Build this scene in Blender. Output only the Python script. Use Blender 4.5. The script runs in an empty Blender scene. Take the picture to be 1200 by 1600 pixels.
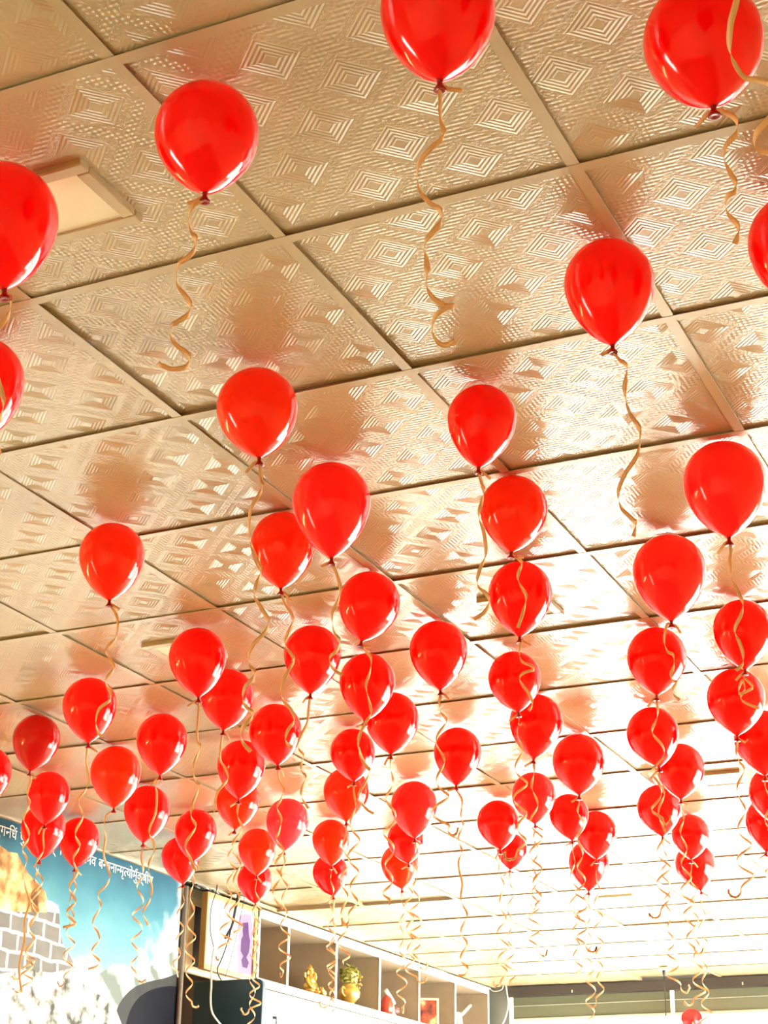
import bpy, bmesh, math, random
from mathutils import Vector, Matrix, noise

random.seed(7)
sc = bpy.context.scene
COL = sc.collection

# ------------------------------------------------------------------ camera
TILE = 0.6
CEIL = 3.2866                      # underside of the ceiling grid
FPX, PITCH, ROLL, YAW = 2663.71, 0.40250, 0.015586, 0.443173
CAM = Vector((2.00856, -1.88981, 1.5))
ROT = (Matrix.Rotation(YAW, 3, 'Z') @ Matrix.Rotation(math.pi / 2 + PITCH, 3, 'X') @ Matrix.Rotation(ROLL, 3, 'Z'))
cd = bpy.data.cameras.new('camera')
cd.sensor_fit = 'VERTICAL'; cd.sensor_height = 36.0; cd.sensor_width = 27.0
cd.lens = 36.0 * FPX / 1600.0
cd.clip_start = 0.05; cd.clip_end = 200
cam = bpy.data.objects.new('camera', cd); COL.objects.link(cam)
cam.matrix_world = Matrix.Translation(CAM) @ ROT.to_4x4()
sc.camera = cam

# ------------------------------------------------------------------ world / exposure / daylight
WORLD_STRENGTH = 24.0
EXPOSURE = 0.74
w = bpy.data.worlds.new('overcast_sky'); sc.world = w; w.use_nodes = True
bg = w.node_tree.nodes['Background']
bg.inputs[0].default_value = (1.0, 0.985, 0.95, 1); bg.inputs[1].default_value = WORLD_STRENGTH
sc.view_settings.view_transform = 'Standard'
sc.view_settings.look = 'None'
sc.view_settings.gamma = 1.0
sc.view_settings.use_curve_mapping = False
sc.view_settings.exposure = EXPOSURE
sc.cycles.max_bounces = 14
sc.cycles.diffuse_bounces = 10
sc.cycles.glossy_bounces = 4
sc.cycles.transmission_bounces = 12
sc.cycles.transparent_max_bounces = 12
sc.cycles.sample_clamp_indirect = 25.0
sc.cycles.caustics_reflective = False
sc.cycles.caustics_refractive = False

X0, X1 = -2.99, 3.6        # face of the left wall, right wall
Y0, Y1 = -3.6, 10.75       # wall behind the camera, glazed far wall

def portal(name, loc, rot, sx, sy):
    l = bpy.data.lights.new(name, 'AREA'); l.shape = 'RECTANGLE'; l.size = sx; l.size_y = sy
    l.cycles.is_portal = True
    o = bpy.data.objects.new(name, l); o.location = loc; o.rotation_euler = rot; COL.objects.link(o)
portal('window_portal', (0.45, Y1 + 0.12, 1.5), (math.radians(-90), 0, 0), 6.3, 3.0)
portal('window_portal', (X1 + 0.12, 7.8, 1.6), (0, math.radians(90), 0), 2.6, 5.0)
portal('window_portal', (-3.6, -0.9, 1.55), (0, math.radians(-90), 0), 1.9, 0.6)

# ------------------------------------------------------------------ pixel -> place helpers (1200x1600 frame)
def ray(u, v): return ROT @ Vector(((u - 600) / FPX, -(v - 800) / FPX, -1))
def on_x(u, v, x): d = ray(u, v); return CAM + d * ((x - CAM.x) / d.x)
def on_y(u, v, y): d = ray(u, v); return CAM + d * ((y - CAM.y) / d.y)
def on_z(u, v, z): d = ray(u, v); return CAM + d * ((z - CAM.z) / d.z)

# ------------------------------------------------------------------ materials
class NT:
    """tiny node-graph helper"""
    def __init__(s, m): m.use_nodes = True; s.t = m.node_tree; s.b = s.t.nodes['Principled BSDF']; s.out = s.t.nodes['Material Output']
    def n(s, k, **kw):
        x = s.t.nodes.new(k)
        for a, b in kw.items(): setattr(x, a, b)
        return x
    def l(s, a, b): s.t.links.new(a, b)
    def m(s, op, a, b=None, c=None):
        x = s.n('ShaderNodeMath', operation=op)
        for i, v in enumerate((a, b, c)):
            if v is None: continue
            if isinstance(v, (int, float)): x.inputs[i].default_value = v
            else: s.l(v, x.inputs[i])
        return x.outputs[0]

def mat(name, col, rough=0.5, spec=0.5, metal=0.0, var=0.0, vscale=6.0, bump=0.0, bscale=40.0, coat=0.0):
    m = bpy.data.materials.new(name); g = NT(m); b = g.b
    b.inputs['Base Color'].default_value = (*col, 1); b.inputs['Roughness'].default_value = rough
    b.inputs['Specular IOR Level'].default_value = spec; b.inputs['Metallic'].default_value = metal
    b.inputs['Coat Weight'].default_value = coat
    tc = g.n('ShaderNodeTexCoord')
    if var > 0:
        nz = g.n('ShaderNodeTexNoise'); nz.inputs['Scale'].default_value = vscale; nz.inputs['Detail'].default_value = 4
        g.l(tc.outputs['Object'], nz.inputs['Vector'])
        hs = g.n('ShaderNodeHueSaturation'); hs.inputs['Color'].default_value = (*col, 1)
        g.l(g.m('MULTIPLY_ADD', nz.outputs[0], 2 * var, 1 - var), hs.inputs['Value']); g.l(hs.outputs[0], b.inputs['Base Color'])
    if bump > 0:
        nb = g.n('ShaderNodeTexNoise'); nb.inputs['Scale'].default_value = bscale; nb.inputs['Detail'].default_value = 3
        g.l(tc.outputs['Object'], nb.inputs['Vector'])
        bn = g.n('ShaderNodeBump'); bn.inputs['Strength'].default_value = 1; bn.inputs['Distance'].default_value = bump
        g.l(nb.outputs[0], bn.inputs['Height']); g.l(bn.outputs[0], b.inputs['Normal'])
    return m

TILE_COL = (0.46, 0.352, 0.205)
def tile_material():
    m = bpy.data.materials.new('embossed_ceiling_tile'); g = NT(m); b = g.b
    b.inputs['Base Color'].default_value = (*TILE_COL, 1)
    b.inputs['Roughness'].default_value = 0.17
    b.inputs['IOR'].default_value = 1.85
    tc = g.n('ShaderNodeTexCoord'); oi = g.n('ShaderNodeObjectInfo')
    sp = g.n('ShaderNodeSeparateXYZ'); g.l(tc.outputs['Object'], sp.inputs[0])
    k = 3.0 / TILE
    r1 = oi.outputs['Random']; r2 = g.m('FRACT', g.m('MULTIPLY', r1, 17.3))
    u = g.m('ADD', g.m('MULTIPLY', g.m('ADD', sp.outputs[0], sp.outputs[1]), k), r1)
    v = g.m('ADD', g.m('MULTIPLY', g.m('SUBTRACT', sp.outputs[1], sp.outputs[0]), k), r2)
    a = g.m('ABSOLUTE', g.m('SUBTRACT', g.m('FRACT', u), 0.5)); c = g.m('ABSOLUTE', g.m('SUBTRACT', g.m('FRACT', v), 0.5))
    r = g.m('MAXIMUM', a, c)
    # nested squares: stepped pyramid with grooves
    inm = g.m('MULTIPLY', g.m('LESS_THAN', r, 0.30), g.m('GREATER_THAN', r, 0.07))
    groove = g.m('MULTIPLY', g.m('PINGPONG', r, 0.0287), 0.022)
    mac = g.m('MULTIPLY', g.m('SUBTRACT', 0.30, r), 0.0028)
    h1 = g.m('MULTIPLY', inm, g.m('ADD', groove, mac))
    core = g.m('MULTIPLY', g.m('LESS_THAN', g.m('ADD', a, c), 0.06), 0.0006)
    # stipple between square and band
    nz = g.n('ShaderNodeTexNoise'); nz.inputs['Scale'].default_value = 150; nz.inputs['Detail'].default_value = 1.5
    g.l(tc.outputs['Object'], nz.inputs['Vector'])
    st = g.m('MULTIPLY', g.m('MULTIPLY', g.m('GREATER_THAN', r, 0.30), g.m('LESS_THAN', r, 0.41)), g.m('MULTIPLY', nz.outputs[0], 0.0011))
    # chain band along the lattice lines
    band = g.m('GREATER_THAN', r, 0.42)
    su = g.m('SINE', g.m('MULTIPLY', u, 2 * math.pi * 9)); sv = g.m('SINE', g.m('MULTIPLY', v, 2 * math.pi * 9))
    ch = g.m('MULTIPLY', band, g.m('MULTIPLY_ADD', g.m('MULTIPLY', su, sv), 0.00042, 0.0006))
    line = g.m('MULTIPLY', g.m('LESS_THAN', g.m('ABSOLUTE', g.m('SUBTRACT', r, 0.415)), 0.012), 0.0022)
    h = g.m('ADD', g.m('ADD', h1, core), g.m('ADD', g.m('ADD', st, ch), line))
    # slow waviness of the laminate
    nw = g.n('ShaderNodeTexNoise'); nw.inputs['Scale'].default_value = 5; nw.inputs['Detail'].default_value = 1
    g.l(tc.outputs['Object'], nw.inputs['Vector'])
    h = g.m('ADD', h, g.m('MULTIPLY', nw.outputs[0], 0.0010))
    bn = g.n('ShaderNodeBump'); bn.inputs['Strength'].default_value = 1.0; bn.inputs['Distance'].default_value = 1.0
    g.l(h, bn.inputs['Height']); g.l(bn.outputs[0], b.inputs['Normal'])
    return m

def latex(name, col, trans=0.6, rough=0.10, gloss_ior=1.40):
    """thin skin that lets light through, under a dielectric gloss"""
    m = bpy.data.materials.new(name); g = NT(m); g.t.nodes.remove(g.b)
    tc = g.n('ShaderNodeTexCoord'); nz = g.n('ShaderNodeTexNoise'); nz.inputs['Scale'].default_value = 2.2
    oi = g.n('ShaderNodeObjectInfo')
    ad = g.n('ShaderNodeVectorMath', operation='ADD'); g.l(tc.outputs['Object'], ad.inputs[0])
    g.l(g.m('MULTIPLY', oi.outputs['Random'], 31.0), ad.inputs[1]); g.l(ad.outputs[0], nz.inputs['Vector'])
    hs = g.n('ShaderNodeHueSaturation'); hs.inputs['Color'].default_value = (*col, 1)
    g.l(g.m('MULTIPLY_ADD', nz.outputs[0], 0.16, 0.92), hs.inputs['Value'])
    df = g.n('ShaderNodeBsdfDiffuse'); g.l(hs.outputs[0], df.inputs[0])
    tr = g.n('ShaderNodeBsdfTranslucent'); g.l(hs.outputs[0], tr.inputs[0])
    mx = g.n('ShaderNodeMixShader'); mx.inputs[0].default_value = trans
    g.l(df.outputs[0], mx.inputs[1]); g.l(tr.outputs[0], mx.inputs[2])
    gl = g.n('ShaderNodeBsdfGlossy'); gl.inputs['Roughness'].default_value = rough; gl.inputs['Color'].default_value = (1, 1, 1, 1)
    fr = g.n('ShaderNodeFresnel'); fr.inputs[0].default_value = gloss_ior
    ge = g.n('ShaderNodeNewGeometry')   # the gloss lies on the outer face of the skin
    m2 = g.n('ShaderNodeMixShader'); g.l(g.m('MULTIPLY', fr.outputs[0], g.m('SUBTRACT', 1.0, ge.outputs['Backfacing'])), m2.inputs[0]); g.l(mx.outputs[0], m2.inputs[1]); g.l(gl.outputs[0], m2.inputs[2])
    g.l(m2.outputs[0], g.out.inputs[0])
    return m

def pane_glass(name, tint, trans_rough=None, spec=0.06):
    m = bpy.data.materials.new(name); g = NT(m)
    t = g.n('ShaderNodeBsdfTransparent'); t.inputs[0].default_value = (*tint, 1)
    gl = g.n('ShaderNodeBsdfGlossy'); gl.inputs['Roughness'].default_value = 0.03
    mx = g.n('ShaderNodeMixShader'); mx.inputs[0].default_value = spec
    g.l(t.outputs[0], mx.inputs[1]); g.l(gl.outputs[0], mx.inputs[2])
    last = mx.outputs[0]
    if trans_rough is not None:            # frosted film: partly diffuse
        df = g.n('ShaderNodeBsdfDiffuse'); df.inputs[0].default_value = (*trans_rough, 1)
        tc = g.n('ShaderNodeTexCoord'); nz = g.n('ShaderNodeTexNoise'); nz.inputs['Scale'].default_value = 9; nz.inputs['Detail'].default_value = 6
        g.l(tc.outputs['Object'], nz.inputs['Vector'])
        m2 = g.n('ShaderNodeMixShader'); g.l(g.m('MULTIPLY_ADD', nz.outputs[0], 0.16, 0.915), m2.inputs[0])
        g.l(last, m2.inputs[1]); g.l(df.outputs[0], m2.inputs[2]); last = m2.outputs[0]
    g.l(last, g.out.inputs[0])
    return m

def emitter(name, col, s):
    m = bpy.data.materials.new(name); g = NT(m); g.b.inputs['Emission Color'].default_value = (*col, 1); g.b.inputs['Emission Strength'].default_value = s
    return m

M = {
    'track': mat('dark_track', (0.035, 0.028, 0.024), 0.5),
    'tile': tile_material(),
    'tee': mat('enamelled_tee', (0.46, 0.352, 0.205), 0.25, 0.9),
    'slab': mat('dark_void', (0.05, 0.045, 0.04), 0.9),
    'wall': mat('yellow_plaster', (0.66, 0.54, 0.28), 0.8, var=0.05),
    'floor': mat('floor_tile', (0.30, 0.24, 0.15), 0.25, 0.5, var=0.08),
    'red': latex('red_latex', (0.97, 0.004, 0.003)),
    'orange': latex('orange_red_latex', (0.97, 0.048, 0.002)),
    'rose': latex('rosy_red_latex', (0.97, 0.028, 0.032)),
    'pink': latex('pink_latex', (0.95, 0.085, 0.125)),
    'deep': latex('deep_red_latex', (0.72, 0.003, 0.003)),
    'knot': mat('knotted_latex', (0.30, 0.002, 0.002), 0.3),
    'ribbon': latex('satin_ribbon', (0.90, 0.58, 0.32), 0.15, 0.26, 1.4),
    'white': mat('white_laminate', (0.86, 0.84, 0.78), 0.35),
    'wood': mat('taupe_wood', (0.33, 0.26, 0.18), 0.5, var=0.12, vscale=14),
    'brown': mat('brown_board', (0.12, 0.085, 0.06), 0.6, var=0.2),
    'black': mat('black_plastic', (0.02, 0.02, 0.02), 0.4),
    'grey': mat('grey_paint', (0.20, 0.21, 0.20), 0.5, var=0.1),
    'navy': mat('navy_laminate', (0.008, 0.03, 0.055), 0.4, var=0.2),
    'gold': mat('gold_paint', (0.85, 0.55, 0.14), 0.28, metal=0.75, var=0.15, vscale=30),
    'olive': mat('dried_foliage', (0.34, 0.33, 0.07), 0.5, var=0.4, vscale=60),
    'cream': mat('cream_frame', (0.80, 0.66, 0.42), 0.4),
    'aluminium': mat('aluminium', (0.55, 0.55, 0.52), 0.35, metal=0.8),
    'pave': mat('pavement', (0.55, 0.53, 0.5), 0.8, var=0.1),
    'glass': pane_glass('clear_pane', (0.95, 0.97, 0.95)),
    'frost': pane_glass('frosted_transom', (0.35, 0.38, 0.28), (0.13, 0.135, 0.09)),
}

# ------------------------------------------------------------------ mesh helpers
def mesh_obj(name, verts, faces, m, parent=None, smooth=False, loc=None):
    me = bpy.data.meshes.new(name); me.from_pydata([tuple(v) for v in verts], [], faces); me.update()
    if m is not None: me.materials.append(m)
    if smooth: me.polygons.foreach_set('use_smooth', [True] * len(me.polygons))
    return link(name, me, parent, loc)
def link(name, me, parent=None, loc=None):
    o = bpy.data.objects.new(name, me); COL.objects.link(o)
    if parent is not None: o.parent = parent
    if loc is not None: o.location = loc
    return o
class MB:
    def __init__(s): s.v = []; s.f = []
    def box(s, a, b):
        n = len(s.v); x0, y0, z0 = a; x1, y1, z1 = b
        s.v += [(x0, y0, z0), (x1, y0, z0), (x1, y1, z0), (x0, y1, z0), (x0, y0, z1), (x1, y0, z1), (x1, y1, z1), (x0, y1, z1)]
        s.f += [tuple(n + i for i in q) for q in ((0, 3, 2, 1), (4, 5, 6, 7), (0, 1, 5, 4), (1, 2, 6, 5), (2, 3, 7, 6), (3, 0, 4, 7))]
        return s
    def lathe(s, prof, seg=24, at=(0, 0, 0)):
        n = len(s.v); x, y, z = at
        for r, h in prof:
            for i in range(seg):
                t = 2 * math.pi * i / seg; s.v.append((x + r * math.cos(t), y + r * math.sin(t), z + h))
        for k in range(len(prof) - 1):
            for i in range(seg):
                j = (i + 1) % seg
                s.f.append((n + k * seg + i, n + k * seg + j, n + (k + 1) * seg + j, n + (k + 1) * seg + i))
        s.f.append(tuple(n + i for i in range(seg))[::-1]); e = n + (len(prof) - 1) * seg
        s.f.append(tuple(e + i for i in range(seg)))
        return s
    def ball(s, c, r, seg=14, ring=9, rot=None):
        n = len(s.v)
        rx, ry, rz = r if hasattr(r, '__len__') else (r, r, r)
        for k in range(ring + 1):
            p = math.pi * k / ring
            for i in range(seg):
                t = 2 * math.pi * i / seg
                q = Vector((rx * math.sin(p) * math.cos(t), ry * math.sin(p) * math.sin(t), rz * math.cos(p)))
                if rot: q = rot @ q
                s.v.append((c[0] + q.x, c[1] + q.y, c[2] + q.z))
        for k in range(ring):
            for i in range(seg):
                j = (i + 1) % seg
                s.f.append((n + k * seg + i, n + (k + 1) * seg + i, n + (k + 1) * seg + j, n + k * seg + j))
        return s
    def tube(s, pts, r, seg=8):
        n = len(s.v); pts = [Vector(p) for p in pts]; ref = Vector((0.31, 0.77, 0.55))
        for i, p in enumerate(pts):
            t = (pts[min(i + 1, len(pts) - 1)] - pts[max(i - 1, 0)]).normalized()
            a = t.cross(ref).normalized(); b = t.cross(a); rr = r[i] if hasattr(r, '__len__') else r
            for k in range(seg):
                q = 2 * math.pi * k / seg; s.v.append(tuple(p + a * rr * math.cos(q) + b * rr * math.sin(q)))
        for i in range(len(pts) - 1):
            for k in range(seg):
                j = (k + 1) % seg; s.f.append((n + i * seg + k, n + i * seg + j, n + (i + 1) * seg + j, n + (i + 1) * seg + k))
        s.f.append(tuple(n + k for k in range(seg))[::-1]); e = n + (len(pts) - 1) * seg; s.f.append(tuple(e + k for k in range(seg)))
        return s
    def build(s, name, m, parent=None, smooth=False, loc=None): return mesh_obj(name, s.v, s.f, m, parent, smooth, loc)
def spline(pts, per=8):
    pts = [Vector(p) for p in pts]; out = []
    for i in range(len(pts) - 1):
        p0, p1, p2, p3 = pts[max(i - 1, 0)], pts[i], pts[i + 1], pts[min(i + 2, len(pts) - 1)]
        for k in range(per):
            t = k / per
            out.append(0.5 * ((2 * p1) + (p2 - p0) * t + (2 * p0 - 5 * p1 + 4 * p2 - p3) * t * t + (3 * p1 - p0 - 3 * p2 + p3) * t ** 3))
    out.append(pts[-1]); return out
def bevel(o, w=0.003, seg=2):
    b = o.modifiers.new('bevel', 'BEVEL'); b.width = w; b.segments = seg; b.limit_method = 'ANGLE'; return o
def tag(o, label=None, cat=None, group=None, kind=None):
    if label: o['label'] = label
    if cat: o['category'] = cat
    if group: o['group'] = group
    if kind: o['kind'] = kind
    return o
def empty(name, loc):
    o = bpy.data.objects.new(name, None); o.empty_display_size = 0.05; o.location = loc; COL.objects.link(o); return o

# ------------------------------------------------------------------ shell
tag(MB().box((-3.7, Y0 - 0.15, -0.1), (X1 + 0.15, Y1 + 0.15, 0)).build('floor', M['floor']), kind='structure')
tag(MB().box((-40, Y1 + 0.2, -0.2), (40, Y1 + 40, -0.12)).build('pavement', M['pave']), kind='structure')
# left wall: a thick partition that carries the mural, with one narrow window far behind the frame; set back behind the shelves
wl = MB(); XB = -3.5
wl.box((XB - .1, Y0 - .15, 0), (X0, -1.2, CEIL + .2)); wl.box((XB - .1, -0.6, 0), (X0, 6.13, CEIL + .2))
wl.box((XB - .1, -1.2, 0), (X0, -0.6, .6)); wl.box((XB - .1, -1.2, 2.5), (X0, -0.6, CEIL + .2))
wl.box((XB - .1, 6.13, 0), (XB, Y1 + .15, CEIL + .2))
tag(wl.build('wall_left', M['wall']), kind='structure')
tag(MB().box((-3.6, Y0 - .15, 0), (X1 + .15, Y0, CEIL + .2)).build('wall_front', M['wall']), kind='structure')
wr = MB().box((X1, Y0, 0), (X1 + .15, 5.3, CEIL + .2)); wr.box((X1, 5.3, 0), (X1 + .15, 10.3, .3)); wr.box((X1, 5.3, 2.9), (X1 + .15, 10.3, CEIL + .2)); wr.box((X1, 10.3, 0), (X1 + .15, Y1 + .15, CEIL + .2))
tag(wr.build('wall_right', M['wall']), kind='structure')
GX0 = on_y(797, 1560, Y1).x
wb = MB(); wb.box((-3.6, Y1, 0), (GX0, Y1 + .15, CEIL + .2)); wb.box((GX0, Y1, CEIL - .01), (X1 + .15, Y1 + .15, CEIL + .2)); wb.box((GX0, Y1, 0), (X1, Y1 + .15, .1))
tag(wb.build('wall_back', M['grey']), kind='structure')

# far glazing: dark head track, frosted transom, clear panes below
win = tag(empty('window_1', (GX0, Y1, 0.1)), kind='structure')
def wpart(mb, name, m, **k): o = mb.build(name, m, win, **k); o.matrix_parent_inverse = Matrix.Translation(-Vector((GX0, Y1, 0.1))); return o
ZT = CEIL - 0.075; ZB = on_y(1000, 1584, Y1).z
wpart(MB().box((GX0, Y1 - .045, ZT), (X1, Y1 + .06, CEIL - .004)), 'head_track', M['track'])
MX = [GX0 + 0.0, on_y(1049, 1570, Y1).x]
step = MX[1] - MX[0]
while MX[-1] + step < X1 - .2: MX.append(MX[-1] + step)
MX.append(X1 - .02)
for i in range(len(MX) - 1):
    wpart(MB().box((MX[i] + .02, Y1 + .02, ZB), (MX[i + 1], Y1 + .03, ZT)), 'transom_pane', M['frost'])
    wpart(MB().box((MX[i] + .02, Y1 + .02, .1), (MX[i + 1], Y1 + .028, ZB - .02)), 'window_pane', M['glass'])
for x in MX: wpart(MB().box((x - .004, Y1 - .01, .1), (x + .02, Y1 + .05, ZT)), 'mullion', M['white'])
wpart(MB().box((GX0, Y1 + .008, ZB - .02), (X1, Y1 + .045, ZB)), 'transom_rail', M['aluminium'])
wpart(MB().box((GX0, Y1 + .012, ZB + .09), (X1, Y1 + .02, ZB + .095)), 'glazing_bead', M['aluminium'])
for u, v, mm in ((1016, 1544, 'white'), (1078, 1541, 'white'), (813, 1551, 'brown')):
    p = on_y(u, v, Y1)
    k = wpart(MB().box((p.x - .022, Y1 - .012, p.z - .02), (p.x + .022, Y1 + .02, p.z + .022)), 'glass_clamp', M['cream' if mm == 'white' else mm])
    wpart(MB().ball((p.x, Y1 - .012, p.z), (.008, .004, .008), 8, 5), 'clamp_screw', M['black'])
for x in [X0 + .65 + 1.3 * i for i in range(5)]:   # screws of the head track
    wpart(MB().box((x, Y1 - .05, ZT + .012), (x + .008, Y1 - .044, ZT + .03)), 'track_clip', M['cream'])

# windows of the right wall and the narrow one in the left wall beside the viewer (outside the frame)
win2 = tag(empty('window_2', (X1, 7.8, .3)), kind='structure')
for i in range(3):
    y = 5.3 + 1.6667 * i
    o = MB().box((X1 + .05, y + .03, .3), (X1 + .058, y + 1.64, 2.9)).build('window_pane', M['glass'], win2); o.matrix_parent_inverse = Matrix.Translation(-Vector((X1, 7.8, .3)))
    o = MB().box((X1 + .02, y - .02, .3), (X1 + .09, y + .02, 2.9)).build('window_frame', M['white'], win2); o.matrix_parent_inverse = Matrix.Translation(-Vector((X1, 7.8, .3)))
win3 = tag(empty('window_3', (X0 - .3, -.9, .6)), kind='structure')
o = MB().box((X0 - .3, -1.2, .6), (X0 - .292, -.6, 2.5)).build('window_pane', M['glass'], win3); o.matrix_parent_inverse = Matrix.Translation(-Vector((X0 - .3, -.9, .6)))

# ------------------------------------------------------------------ ceiling: slab, tees, one object per tile
ceil = tag(MB().box((-3.7, Y0 - .15, CEIL + .16), (X1 + .15, Y1 + .15, CEIL + .3)).build('ceiling', M['slab']), kind='structure')
C0, C1, R0, R1 = -5, 6, -6, 18
tm = bpy.data.meshes.new('ceiling_tile')
hs = 0.2955; ht = 0.008; ch = 0.004
tb = bmesh.new()
vv = [tb.verts.new(p) for p in ((-hs, -hs, 0), (hs, -hs, 0), (hs, hs, 0), (-hs, hs, 0), (-hs, -hs, ht), (hs, -hs, ht), (hs, hs, ht), (-hs, hs, ht))]
for q in ((0, 3, 2, 1), (4, 5, 6, 7), (0, 1, 5, 4), (1, 2, 6, 5), (2, 3, 7, 6), (3, 0, 4, 7)): tb.faces.new([vv[i] for i in q])
tb.to_mesh(tm); tb.free(); tm.materials.append(M['tile'])
rt = random.Random(3)
LIFT = {(-5, 11): (.02, .05), (-4, 11): (.015, .03), (-2, 13): (.006, 0), (-3, 17): (.02, 0), (0, 4): (.004, .004), (1, 1): (.0, .012), (0, 1): (.004, .01)}
for i in range(C0, C1):
    for j in range(R0, R1):
        o = link('ceiling_tile', tm, ceil)
        li = LIFT.get((i, j), (0, 0))
        o.location = ((i + .5) * TILE + rt.uniform(-.002, .002), (j + .5) * TILE + rt.uniform(-.002, .002), CEIL + .0045 + rt.uniform(0, .003) + li[0])
        if i == C0: o.location.x += .012
        o.rotation_euler = (rt.gauss(0, .0035) + li[1] * .3, rt.gauss(0, .0035), rt.choice((0, 1, 2, 3)) * math.pi / 2)
def tee_mesh(L, along, wd=.024):
    mb = MB()
    if along == 'x': mb.box((-L / 2, -wd / 2, 0), (L / 2, wd / 2, .0012)); mb.box((-L / 2, -.0015, .0012), (L / 2, .0015, .035))
    else: mb.box((-wd / 2, -L / 2, 0), (wd / 2, L / 2, .0012)); mb.box((-.0015, -L / 2, .0012), (.0015, L / 2, .03))
    me = bpy.data.meshes.new('tee'); me.from_pydata(mb.v, [], mb.f); me.update(); me.materials.append(M['tee']); return me
LX = (C1 - C0) * TILE - .012; mrun = tee_mesh(LX, 'x'); mcross = tee_mesh(TILE - .0245, 'y')
for j in range(R0, R1):
    o = link('main_runner', mrun, ceil, ((C0 * TILE + C1 * TILE) / 2 + .005, j * TILE, CEIL))
for i in range(C0 + 1, C1):
    for j in range(R0, R1):
        if (j + 1) * TILE > Y1 + .05: continue
        link('cross_tee', mcross, ceil, (i * TILE, (j + .5) * TILE, CEIL + .0008))
o = MB().box((X0, Y0, CEIL - .001), (X0 + .022, Y1, CEIL + .02)).build('wall_angle', M['tee'], ceil)

# square recessed panel lights
def lamp_panel(x, y, lit, label):
    t = tag(empty('panel_light', (x, y, CEIL - .007)), label, 'ceiling light', 'square panel lights')
    s = .105
    fr = MB()
    for a, b in (((-s, -s), (s, -s + .028)), ((-s, s - .028), (s, s)), ((-s, -s + .028), (-s + .028, s - .028)), ((s - .028, -s + .028), (s, s - .028))):
        fr.box((a[0], a[1], 0), (b[0], b[1], .016))
    bevel(fr.build('lamp_frame', M['tee'], t), .003)
    MB().box((-s + .026, -s + .026, .004), (s - .026, s - .026, .012)).build('diffuser', M['lit'] if lit else M['diffuser'], t)
    return t
M['diffuser'] = mat('opal_diffuser', (0.80, 0.74, 0.54), 0.5)
M['lit'] = emitter('lit_diffuser', (1.0, .95, .9), 60.0)
lamp_panel(.285, .32, False, 'small square ceiling light beside the balloon cut off at the left edge')
lamp_panel(-.9, 2.71, False, 'square ceiling light half hidden behind balloons left of the middle')
lamp_panel(.28, 2.74, False, 'square ceiling light behind the balloons right of the middle')
lamp_panel(.3, 5.04, False, 'square ceiling light far back beside the right-hand balloon column')
lamp_panel(-.93, 7.5, False, 'square ceiling light far back above the glazed wall')
lamp_panel(1.5, -2.7, True, 'lit square ceiling light behind the viewer on the right')
lamp_panel(.3, -2.7, True, 'lit square ceiling light behind the viewer on the left')

tube = tag(empty('tube_light', (X0 + .03, 1.2, 2.62)), 'warm tube light on the left wall beside the viewer', 'lamp')
MB().box((-.03, -.62, .02), (0, .62, .06)).build('batten', M['white'], tube)
tt = MB().lathe([(.014, -.58), (.014, .58)], 12).build('tube', emitter('lit_tube', (1.0, .74, .30), 70.0), tube, True, (.012, 0, 0)); tt.rotation_euler = (math.pi / 2, 0, 0)

# ------------------------------------------------------------------ balloons
PROF = [(1.0, 0), (.985, .17), (.95, .312), (.88, .475), (.78, .626), (.62, .785), (.42, .907), (.2, .98), (0, 1), (-.22, .978), (-.45, .915), (-.68, .81), (-.9, .672), (-1.1, .505), (-1.26, .33), (-1.36, .19), (-1.42, .10), (-1.46, .06)]
def balloon_mesh(name, long=1.0, fat=0.0, seg=40):
    pr = [Vector((r, z if z > 0 else z * long, 0)) for z, r in PROF]
    pr = spline(pr, 3); v = [(0, 0, pr[0].y)]; f = []
    pr = pr[1:]
    for p in pr:
        r = max(p.x, 0.0) + fat * math.sin(math.pi * max(0, min(1, (p.y + 1.3) / 1.3))) * (1 if p.y < 0 else 0)
        for i in range(seg):
            t = 2 * math.pi * i / seg; v.append((r * math.cos(t), r * math.sin(t), p.y))
    for i in range(seg): f.append((0, 1 + i, 1 + (i + 1) % seg))
    for k in range(len(pr) - 1):
        for i in range(seg):
            j = (i + 1) % seg; a = 1 + k * seg; b = a + seg
            f.append((a + i, b + i, b + j, a + j))
    me = bpy.data.meshes.new(name); me.from_pydata(v, [], f); me.update()
    me.polygons.foreach_set('use_smooth', [True] * len(me.polygons)); return me
SHAPES = {}
def body_mesh(hue, kind):
    if (hue, kind) not in SHAPES:
        lg, ft = ((1.0, 0), (.93, .012), (1.06, -.01))[kind]
        me = balloon_mesh('balloon_skin', lg, ft); me.materials.append(M[hue]); SHAPES[hue, kind] = me
    return SHAPES[hue, kind]
LONG = (1.0, .93, 1.06)
kb = MB().lathe([(.062, .03), (.05, -.01), (.045, -.05), (.05, -.09), (.085, -.14), (.11, -.175), (.115, -.195), (.1, -.205), (.05, -.19), (.0, -.18)], 16)
km = bpy.data.meshes.new('knot'); km.from_pydata(kb.v, [], kb.f); km.update(); km.polygons.foreach_set('use_smooth', [True] * len(km.polygons)); km.materials.append(M['knot'])

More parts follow.
